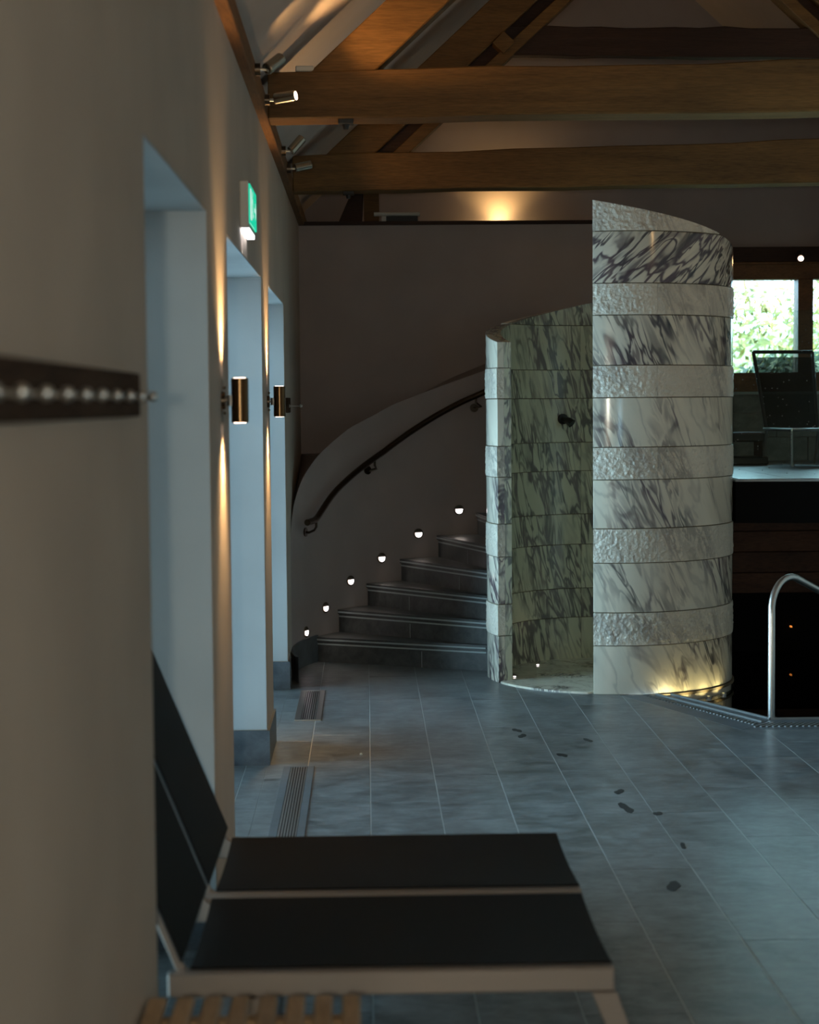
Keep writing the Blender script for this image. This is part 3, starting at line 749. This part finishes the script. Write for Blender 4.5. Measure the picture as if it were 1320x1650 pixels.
# batten on the ledge
em = thing('batten_light', (.24, 13.35, 3.03), 'slim white unlit tube batten lying on the ledge above the stair', 'light')
bm = B(); tube(bm, [(.075, 13.3, 3.105), (.075+.34, 13.3, 3.105)], .015, 12); obj('diffuser', bm, M['white_plastic'], em)
obox('base', M['black_plastic'], em, .14, .40, 13.29, 13.33, 3.034, 3.09, bevel=.003)
obox('bracket', M['white_plastic'], em, .13, .165, 13.28, 13.30, 3.05, 3.09, bevel=.002)
# gable uplight
ug = thing('gable_uplight', (1.06, 13.80, 3.01), 'small warm uplight on the ledge throwing a glow up the gable wall', 'light')
bm = B(); tube(bm, [(1.06, 13.90, 3.007), (1.06, 13.90, 3.030)], .032, 16); obj('body', bm, M['steel_dark'], ug)
bm = B(); tube(bm, [(1.06, 13.90, 3.030), (1.06, 13.90, 3.034)], .026, 16); obj('lens', bm, M['lens_warm'], ug)
light('uplight_beam', 'SPOT', (1.06, 13.86, 3.045), 14, (1, .62, .22), ug, aim=(1.06, 13.95, 4.0), spot_size=radians(120), spot_blend=1, shadow_soft_size=.02)

light('uplight_glow', 'POINT', (1.06, 13.92, 3.085), 2.6, (1, .66, .27), ug, shadow_soft_size=.02)

# ------------------------------------------------------------------ adjustable spotlights
def spotlight(loc, direction, label, lit, power, tgt=None, side=1, size=75):
    s_ = thing('spotlight', loc, label, 'spotlight', 'small steel spotlights on the wall plates')
    L = Vector(loc); d = Vector(direction).normalized(); sd = Vector((side, 0, 0))
    bm = B(); tube(bm, [L, L+sd*.022], .026, 16); obj('wall_rose', bm, M['steel_dark'], s_)
    k = L+sd*.055
    bm = B(); tube(bm, [L+sd*.02, k], .007, 8); ball(bm, k, .012); obj('arm', bm, M['steel'], s_)
    b0 = k+Vector((0, 0, .006))-d*.012; b1 = b0+d*.10
    bm = B(); tube(bm, [b0, b0+d*.003, b1-d*.003, b1], [.021, .025, .025, .023], 18); h = obj('head', bm, M['nickel'], s_)
    bm = B(); tube(bm, [b1-d*.001, b1+d*.002], .019, 16); obj('lens', bm, M['lens_warm' if lit else 'lens_off'], h)
    if power: light('spot_beam', 'SPOT', b1+d*.01, power, WARM, s_, aim=tgt or b1+d, spot_size=radians(size), spot_blend=.7, shadow_soft_size=.02)
spotlight((-.438, 7.35, 3.065), (.55, .60, .55), 'steel spotlight nearest the camera on the left wall plate, tilted up', False, 5, tgt=(-.02, 8.0, 3.6), size=80)
spotlight((-.438, 5.75, 3.075), (.55, .60, .55), 'steel spotlight on the left wall plate just above the top of the frame', False, 14, tgt=(-.05, 6.5, 3.6), size=80)
spotlight((-.438, 8.05, 3.06), (.95, -.28, .10), 'steel spotlight with glowing lens in front of the nearer oak beam', True, 42, tgt=(.62, 8.12, 3.95), size=84)
spotlight((-.438, 9.65, 3.06), (.62, .2, .72), 'small steel spotlight between the two oak beams, tilted up', False, 10)
spotlight((-.438, 10.30, 3.05), (.92, .25, .22), 'small steel spotlight in front of the farther oak beam, nearly level', False, 8, tgt=(1.0, 11.1, 3.4), size=90)
spotlight((RX-.042, 9.2, 3.06), (-.9, .2, .2), 'steel spotlight on the right wall plate beyond the frame, before the farther beam', True, 11, side=-1, tgt=(1.5, 11.1, 3.3), size=110)
spotlight((RX-.042, 6.2, 3.06), (-.8, .5, .2), 'steel spotlight on the right wall plate beyond the frame, before the nearer beam', True, 7, side=-1, tgt=(1.5, 8.3, 3.3), size=110)
# lamp over the far window
fw = thing('window_spotlight', (3.41, 13.86, 2.84), 'small glowing spotlight on the timber lintel above the far window', 'spotlight')
bm = B(); tube(bm, [(3.41, 13.92, 2.85), (3.41, 13.86, 2.84)], .012, 10); obj('arm', bm, M['steel_dark'], fw)
bm = B(); tube(bm, [(3.41, 13.88, 2.84), (3.39, 13.80, 2.80)], .03, 16); obj('head', bm, M['steel_dark'], fw)
bm = B(); tube(bm, [(3.39, 13.80, 2.80), (3.388, 13.795, 2.797)], .021, 16); obj('lens', bm, M['lens_warm'], fw)
light('spot_beam', 'SPOT', (3.38, 13.77, 2.785), 3, WARM, fw, aim=(3.1, 12.4, 1.6), spot_size=radians(110), spot_blend=.8, shadow_soft_size=.02)

# ------------------------------------------------------------------ wall sconces
def sconce(Y, label):
    s_ = thing('wall_sconce', (WX, Y, 1.715), label, 'wall light', 'up and down cylinder lights on the piers')
    bm = B(); tube(bm, [(WX, Y, 1.715), (WX+.012, Y, 1.715)], .030, 18)
    obj('wall_rose', bm, M['steel_dark'], s_)
    bm = B(); tube(bm, [(WX+.01, Y, 1.715), (WX+.030, Y, 1.715)], .007, 10); tube(bm, [(WX+.026, Y, 1.697), (WX+.026, Y, 1.733)], .010, 10)
    obj('arm', bm, M['steel'], s_)
    for dz in (-.042, .042):
        bm = B(); ball(bm, (WX+.010, Y-.02, 1.715+dz), .006); obj('screw', bm, M['nickel'], s_)
    cx = WX+.060
    bm = B(); prof = [(-.074, .0265), (-.072, .029), (.072, .029), (.074, .0265)]
    tube(bm, [(cx, Y, 1.715+z) for z, r in prof], [r for z, r in prof], 24)
    c_ = obj('cylinder', bm, M['bronze'], s_)
    for s in (-1, 1):
        bm = B(); tube(bm, [(cx, Y, 1.715+s*.0735), (cx, Y, 1.715+s*.0755)], .020, 18); obj('lens', bm, M['lens_warm'], c_)
        light('sconce_beam', 'SPOT', (cx, Y, 1.715+s*.08), 12, (1, .62, .28), s_, aim=(cx, Y, 1.715+s*2), spot_size=radians(118), spot_blend=.85, shadow_soft_size=.012)
        light('sconce_throw', 'SPOT', (cx, Y, 1.715+s*.082), 42, (1, .60, .26), s_, aim=(cx-.13, Y, 1.715+s*1.08), spot_size=radians(66), spot_blend=1, shadow_soft_size=.012)
sconce(5.95, 'cylindrical bronze wall light on the pier nearest the camera')
sconce(8.68, 'cylindrical bronze wall light on the farther pier, beside the last window opening')

# ------------------------------------------------------------------ exit sign
ex = thing('exit_sign', (WX, 7.1, 2.46), 'green glowing emergency exit sign sticking out from the left wall', 'sign')
bm = B(); box(bm, WX, WX+.034, 6.93, 7.36, 2.385, 2.565); obj('casing', bm, M['white_plastic'], ex, bevel=.004)
bm = B(); box(bm, WX+.034, WX+.040, 6.945, 7.345, 2.405, 2.555); pn = obj('green_panel', bm, M['green'], ex)
def flat(bm, pts, x0, x1):
    a = [bm.verts.new((x0, y, z)) for y, z in pts]; b = [bm.verts.new((x1, y, z)) for y, z in pts]
    bm.faces.new(a); bm.faces.new(b[::-1])
    for i in range(len(pts)): j = (i+1) % len(pts); bm.faces.new((a[i], a[j], b[j], b[i]))
X0, X1 = WX+.040, WX+.0408
bm = B(); flat(bm, [(6.955, 2.42), (7.03, 2.42), (7.03, 2.54), (6.955, 2.54)], X0, X1); obj('door_pictogram', bm, M['sign_white'], pn)
bm = B()
flat(bm, [(7.08, 2.475), (7.105, 2.47), (7.115, 2.51), (7.09, 2.515)], X0, X1)
flat(bm, [(7.085, 2.478), (7.10, 2.475), (7.075, 2.445), (7.06, 2.425), (7.05, 2.428)], X0, X1)
flat(bm, [(7.09, 2.475), (7.105, 2.472), (7.13, 2.45), (7.155, 2.455), (7.155, 2.445), (7.128, 2.438)], X0, X1)
flat(bm, [(7.09, 2.512), (7.07, 2.49), (7.055, 2.494), (7.08, 2.522)], X0, X1)
flat(bm, [(7.102+.011*cos(u*pi/4), 2.53+.011*sin(u*pi/4)) for u in range(8)], X0, X1); obj('runner_pictogram', bm, M['sign_white'], pn)
bm = B(); flat(bm, [(7.20, 2.472), (7.27, 2.472), (7.27, 2.445), (7.32, 2.48), (7.27, 2.515), (7.27, 2.488), (7.20, 2.488)], X0, X1); obj('arrow', bm, M['sign_white'], pn)
bm = B(); box(bm, WX+.004, WX+.034, 6.96, 7.30, 2.372, 2.386); obj('downlight', bm, M['sign_lamp'], ex)
light('sign_beam', 'SPOT', (WX+.022, 7.05, 2.365), .5, (1, .97, .95), ex, aim=(WX-.03, 7.05, 2.0), spot_size=radians(80), spot_blend=.6, shadow_soft_size=.01)

# ------------------------------------------------------------------ hook rails
def hookrail(y0, y1, ys_, label, proj, z=1.722, hh=.044):
    s_ = thing('coat_hook_rail', (WX, (y0+y1)/2, z), label, 'hook rail')
    obox('board', M['rail_wood'], s_, WX, WX+.014, y0, y1, z-hh, z+hh, bevel=.003)
    for y in ys_:
        bm = B(); tube(bm, [(WX+.013, y, z-.004), (WX+.018, y, z-.004)], .010, 10); tube(bm, [(WX+.014, y, z-.004), (WX+proj-.006, y, z-.006)], .0045, 8); ball(bm, (WX+proj, y, z-.004), .011)
        obj('hook', bm, M['steel'], s_)
hookrail(.9, 3.69, [3.64-.172*k for k in range(16)], 'long brown coat hook rail on the near left wall, out of focus', .045)
hookrail(10.66, 11.05, [10.85], 'short dark coat hook rail on the left wall past the last opening', .085, z=1.695, hh=.046)

# ------------------------------------------------------------------ floor grilles
def grille(y0, y1, label, n=7):
    s_ = thing('floor_grille', (-.33, (y0+y1)/2, 0), label, 'grille', 'floor grilles along the windows')
    x0, x1 = -.402, -.258
    obox('pan', M['black_plastic'], s_, x0+.004, x1-.004, y0+.004, y1-.004, .0006, .0014)
    bm = B(); a, b = .0008, .005
    box(bm, x0, x0+.034, y0, y1, a, b); box(bm, x1-.030, x1, y0, y1, a, b); box(bm, x0+.034, x1-.030, y0, y0+.02, a, b); box(bm, x0+.034, x1-.030, y1-.02, y1, a, b)
    obj('rim', bm, M['skirt'] if y0 < 8.9 else M['steel'], s_, bevel=.001)
    wv = (x1-x0-.064); p = wv/n
    d = None
    for k in range(n):
        xx = x0+.034+p*(k+.5); bm = B(); box(bm, xx-p*.24, xx+p*.24, y0+.02, y1-.02, .0015, .0045)
        obj('slat', bm, M['steel'], s_)
grille(4.05, 8.255, 'long slotted floor grille running under the loungers beside the left wall')
grille(9.475, 10.47, 'short slotted steel floor grille near the foot of the stairs')

# ------------------------------------------------------------------ loungers
def lounger_parts(root, L=1.0, W=.64, H=.40, back=.74, ang=68, w=.045):
    P = lambda name, bm, m, bev=0: obj(name, bm, m, root, bev, world=False)
    hw = W/2; r = w/2
    for s in (-1, 1):
        bm = B(); box(bm, -L/2-.03, L/2+.0, s*(hw-r)-r*.85, s*(hw-r)+r*.85, H-.058, H-.002)
        P('side_rail', bm, M['alu'], .004)
    bm = B(); box(bm, L/2-.03, L/2+.001, -hw+w, hw-w, H-.055, H-.022); P('foot_rail', bm, M['alu'], .003)
    bm = B(); N = 10; rows = []
    for j in range(N+1):
        v = -1+2*j/N; y = v*(hw-w+.012); z = H+.004-.012*(1-v*v)
        rows.append([bm.verts.new((-L/2+.02, y, z)), bm.verts.new((L/2-.004, y, z)), bm.verts.new((L/2-.004, y, z-.005)), bm.verts.new((-L/2+.02, y, z-.005))])
    for u, v in zip(rows, rows[1:]):
        for k in range(4): bm.faces.new((u[k], u[(k+1) % 4], v[(k+1) % 4], v[k]))
    bm.faces.new(rows[0]); bm.faces.new(rows[-1][::-1])
    P('seat_sling', bm, M['sling'])
    # backrest leans from the hinge at the wall end
    ca, sa = cos(radians(ang)), sin(radians(ang)); hx, hz = -L/2+.0, H-.01
    bm = B()
    for s in (-1, 1): bar(bm, (hx, s*(hw-.045), hz), (hx-ca*back, s*(hw-.045), hz+sa*back), .018, .022)
    bar(bm, (hx-ca*back, -hw+.03, hz+sa*back), (hx-ca*back, hw-.03, hz+sa*back), .022, .03)
    P('backrest_frame', bm, M['alu'], .003)
    bm = B(); n_ = Vector((sa, 0, ca))*.020; q0 = Vector((hx-ca*.03, 0, hz+sa*.03)); q1 = Vector((hx-ca*(back-.012), 0, hz+sa*(back-.012)))
    pp_ = []
    for q in (q0, q1):
        for y in (-hw+.006, hw-.006):
            pp_.append(Vector((q.x, y, q.z))+n_)
    pp2 = [p-n_*.4 for p in pp_]
    hexa(bm, [pp_[0], pp_[1], pp_[3], pp_[2], pp2[0], pp2[1], pp2[3], pp2[2]])
    P('backrest_sling', bm, M['sling'], .003)
    bm = B(); bar(bm, (hx-ca*back*.55, 0, hz+sa*back*.55), (hx+.0-.12, 0, .24), .02, .02); P('support_strut', bm, M['alu'], .002)
    for s in (-1, 1):
        bm = B(); tube(bm, [(hx, s*(hw-.055), H-.02), (hx, s*(hw-.02), H-.02)], .022, 12)
        P('hinge', bm, M['alu'])
    for sx in (-1, 1):
        for s in (-1, 1):
            bm = B(); x0 = L/2-.025 if sx > 0 else -L/2+.16
            y = s*(hw-r); sp = .13 if sx > 0 else -.05
            hexa(bm, [(x0+sp-.022, y-.02, 0), (x0+sp+.022, y-.02, 0), (x0+sp+.022, y+.02, 0), (x0+sp-.022, y+.02, 0), (x0-.03, y-.02, H-.06), (x0+.03, y-.02, H-.06), (x0+.03, y+.02, H-.06), (x0-.03, y+.02, H-.06)])
            P('leg', bm, M['alu'], .003)
L1 = thing('sun_lounger', (.062, 4.325, 0), 'black mesh sun lounger nearest the camera, backrest raised by the wall', 'sun lounger', 'black loungers in the foreground')
lounger_parts(L1)
def copy_tree(o, parent=None):
    c = o.copy(); C.objects.link(c); c.parent = parent
    for ch in list(o.children): copy_tree(ch, c)
    return c
L2 = copy_tree(L1); L2.location = (.066, 4.985, 0)
L2['label'] = 'second black mesh sun lounger, just behind the nearest one'
# recliner on the gallery
rc = thing('gallery_recliner', (3.20, 12.98, PZ+.004), 'black mesh recliner with upright back on the gallery before the far window', 'recliner')
def rp(name, bm, m, bev=0): return obj(name, bm, m, rc, bev, world=False)
def frame2(bm, pts, r):
    for a, b in zip(pts, pts[1:]): tube(bm, [a, b], r, 8)
bw, tw2 = .20, .235
bm = B(); frame2(bm, [(-bw, .18, .26), (-tw2, .36, .84), (tw2, .36, .84), (bw, .18, .26)], .014); rp('backrest_frame', bm, M['black_plastic'])
bm = B(); hexa(bm, [(-bw, .178, .27), (bw, .178, .27), (bw, .186, .27), (-bw, .186, .27), (-tw2, .350, .80), (tw2, .350, .80), (tw2, .358, .80), (-tw2, .358, .80)]); rp('backrest_sling', bm, M['sheer_sling'])
bm = B(); box(bm, -.2, .2, -.32, .19, .265, .272); rp('seat_sling', bm, M['sling'])
bm = B(); frame2(bm, [(-.21, .2, .265), (-.21, -.33, .265), (.21, -.33, .265), (.21, .2, .265)], .012); rp('seat_frame', bm, M['steel'])
for sx in (-1, 1):
    for y, yb in ((-.31, -.33), (.16, .26)):
        bm = B(); tube(bm, [(sx*.205, y, .26), (sx*.21, yb, .0)], .011, 8); rp('leg', bm, M['steel'])
rc.rotation_euler = (0, 0, radians(9))
fs = thing('footstool', (2.77, 13.25, PZ+.004), 'low dark footstool left of the gallery recliner', 'footstool')
for nm, a in (('cushion', (-.14, .20, -.12, .12, .17, .24)), ('base', (-.17, .22, -.13, .13, 0, .06))):
    bm = B(); box(bm, *a); obj(nm, bm, M['black_plastic'], fs, .01, world=False)
for x in (-.12, .17):
    bm = B(); box(bm, x-.012, x+.012, -.1, .1, .06, .17); obj('leg', bm, M['oak_dark'], fs, .002, world=False)

# ------------------------------------------------------------------ slatted stool in the foreground
sb = thing('slatted_table', (-.23, 3.43, 0), 'low pale wooden slatted table at the bottom edge, by the near wall', 'table')
for k in range(8):
    x = -.452+.0585*k; obox('slat', M['slat_wood'], sb, x-.0195, x+.0195, 3.16, 3.70, .430, .45, bevel=.004)
for y in (3.25, 3.62): obox('cross_rail', M['slat_wood'], sb, -.465, -.03, y-.02, y+.02, .395, .429, bevel=.003)
for x in (-.445, -.05):
    for y in (3.22, 3.64): obox('leg', M['slat_wood'], sb, x-.02, x+.02, y-.02, y+.02, 0, .394, bevel=.003)

# ------------------------------------------------------------------ wet marks and a scrap
random.seed(11)
def fpos(x, y):
    d = px_ray(x, y); t = -1.7/d.z; return (d.x*t, d.y*t)
spots = [(833, 1177, .05, 'nearer the marble pier'), (841, 1186, .05, 'second'), (948, 1193, .045, ''), (906, 1217, .05, ''), (998, 1276, .05, ''), (1009, 1302, .07, ''), (1060, 1311, .04, ''), (1101, 1363, .035, ''), (1085, 1428, .06, '')]
labs = ['dark wet footprint on the floor just below the narrow marble pier', 'dark wet mark right under the footprint below the marble pier', 'small wet mark below the left edge of the big column', 'square wet mark on the floor, in the line of footprints', 'faint wet mark above the curved one, mid floor', 'curved crescent-shaped wet mark on the floor', 'small wet mark crossing a grout line in mid floor', 'tiny wet mark in the tile row right of the loungers', 'dark wet smear nearest the loungers on the right']
for (x, y, s, _), lb in zip(spots, labs):
    X, Y = fpos(x, y); bm = B(); n = 14; ph_ = random.uniform(0, 6)
    poly = []
    for j in range(n):
        a = 2*pi*j/n; rr = s*(.55+.25*sin(2*a+ph_)+.15*random.random()); rr *= .82; poly.append((X+rr*cos(a)*.75, Y+rr*sin(a)*2.0))
    prism(bm, poly, .0005, .0011); obj('wet_mark', bm, M['wet'], label=lb, cat='wet mark', group='wet footprints on the floor')
X, Y = fpos(582, 1217)
bm = B(); ball(bm, (X, Y, .006), .007, 8); obj('white_pebble', bm, M['sign_lamp'] if 0 else M['white_plastic'], label='tiny white speck on the floor between grilles and column', cat='pebble')

# ------------------------------------------------------------------ outside the far window: bank, shrubs, hedge
bm = B(); G_ = [[None]*17 for _ in range(17)]
for i in range(17):
    for j in range(17):
        x, y = -10+2*i, 14.6+1.5*j; G_[i][j] = bm.verts.new((x, y, 0.9+.10*max(0, y-15.5)+.2*sin(x*1.3+y)))
for i in range(16):
    for j in range(16): bm.faces.new((G_[i][j], G_[i+1][j], G_[i+1][j+1], G_[i][j+1]))
struct('ground_outside', bm, M['grass'])
def leafcloud(name, c, rad, n, m, label, cat, sz=.07):
    rnd = random.Random(name+str(c)); vs = []; fs_ = []
    for k in range(n):
        while True:
            p = Vector([rnd.uniform(-1, 1) for _ in range(3)])
            if .35 < p.length < 1: break
        q = Vector((c[0]+p.x*rad[0], c[1]+p.y*rad[1], c[2]+p.z*rad[2]))
        a = Vector([rnd.gauss(0, 1) for _ in range(3)]).normalized(); b = a.orthogonal().normalized(); s = sz*rnd.uniform(.6, 1.3)
        i = len(vs); vs += [q-a*s, q+b*s*.45, q+a*s, q-b*s*.45]; fs_.append((i, i+1, i+2, i+3))
    d = bpy.data.meshes.new(name); d.from_pydata(vs, [], fs_); d.materials.append(m)
    o = bpy.data.objects.new(name, d); C.objects.link(o); return tag(o, label, cat)
leafcloud('low_shrub', (3.9, 15.9, 1.62), (.75, .4, .52), 3500, M['leaf_dark'], 'dark green low shrub just outside the far window', 'shrub', .05)
leafcloud('hedge', (3.8, 18.5, 1.9), (3.2, .8, 1.0), 4200, M['leaf'], 'sunlit yellow-green hedge on the bank outside the far window', 'hedge', .06)
leafcloud('tree_crown', (4.8, 20.5, 3.2), (2.6, 1.0, 1.5), 2200, M['leaf'], 'bright sparse sunlit tree crown beyond the hedge outside', 'tree', .06)
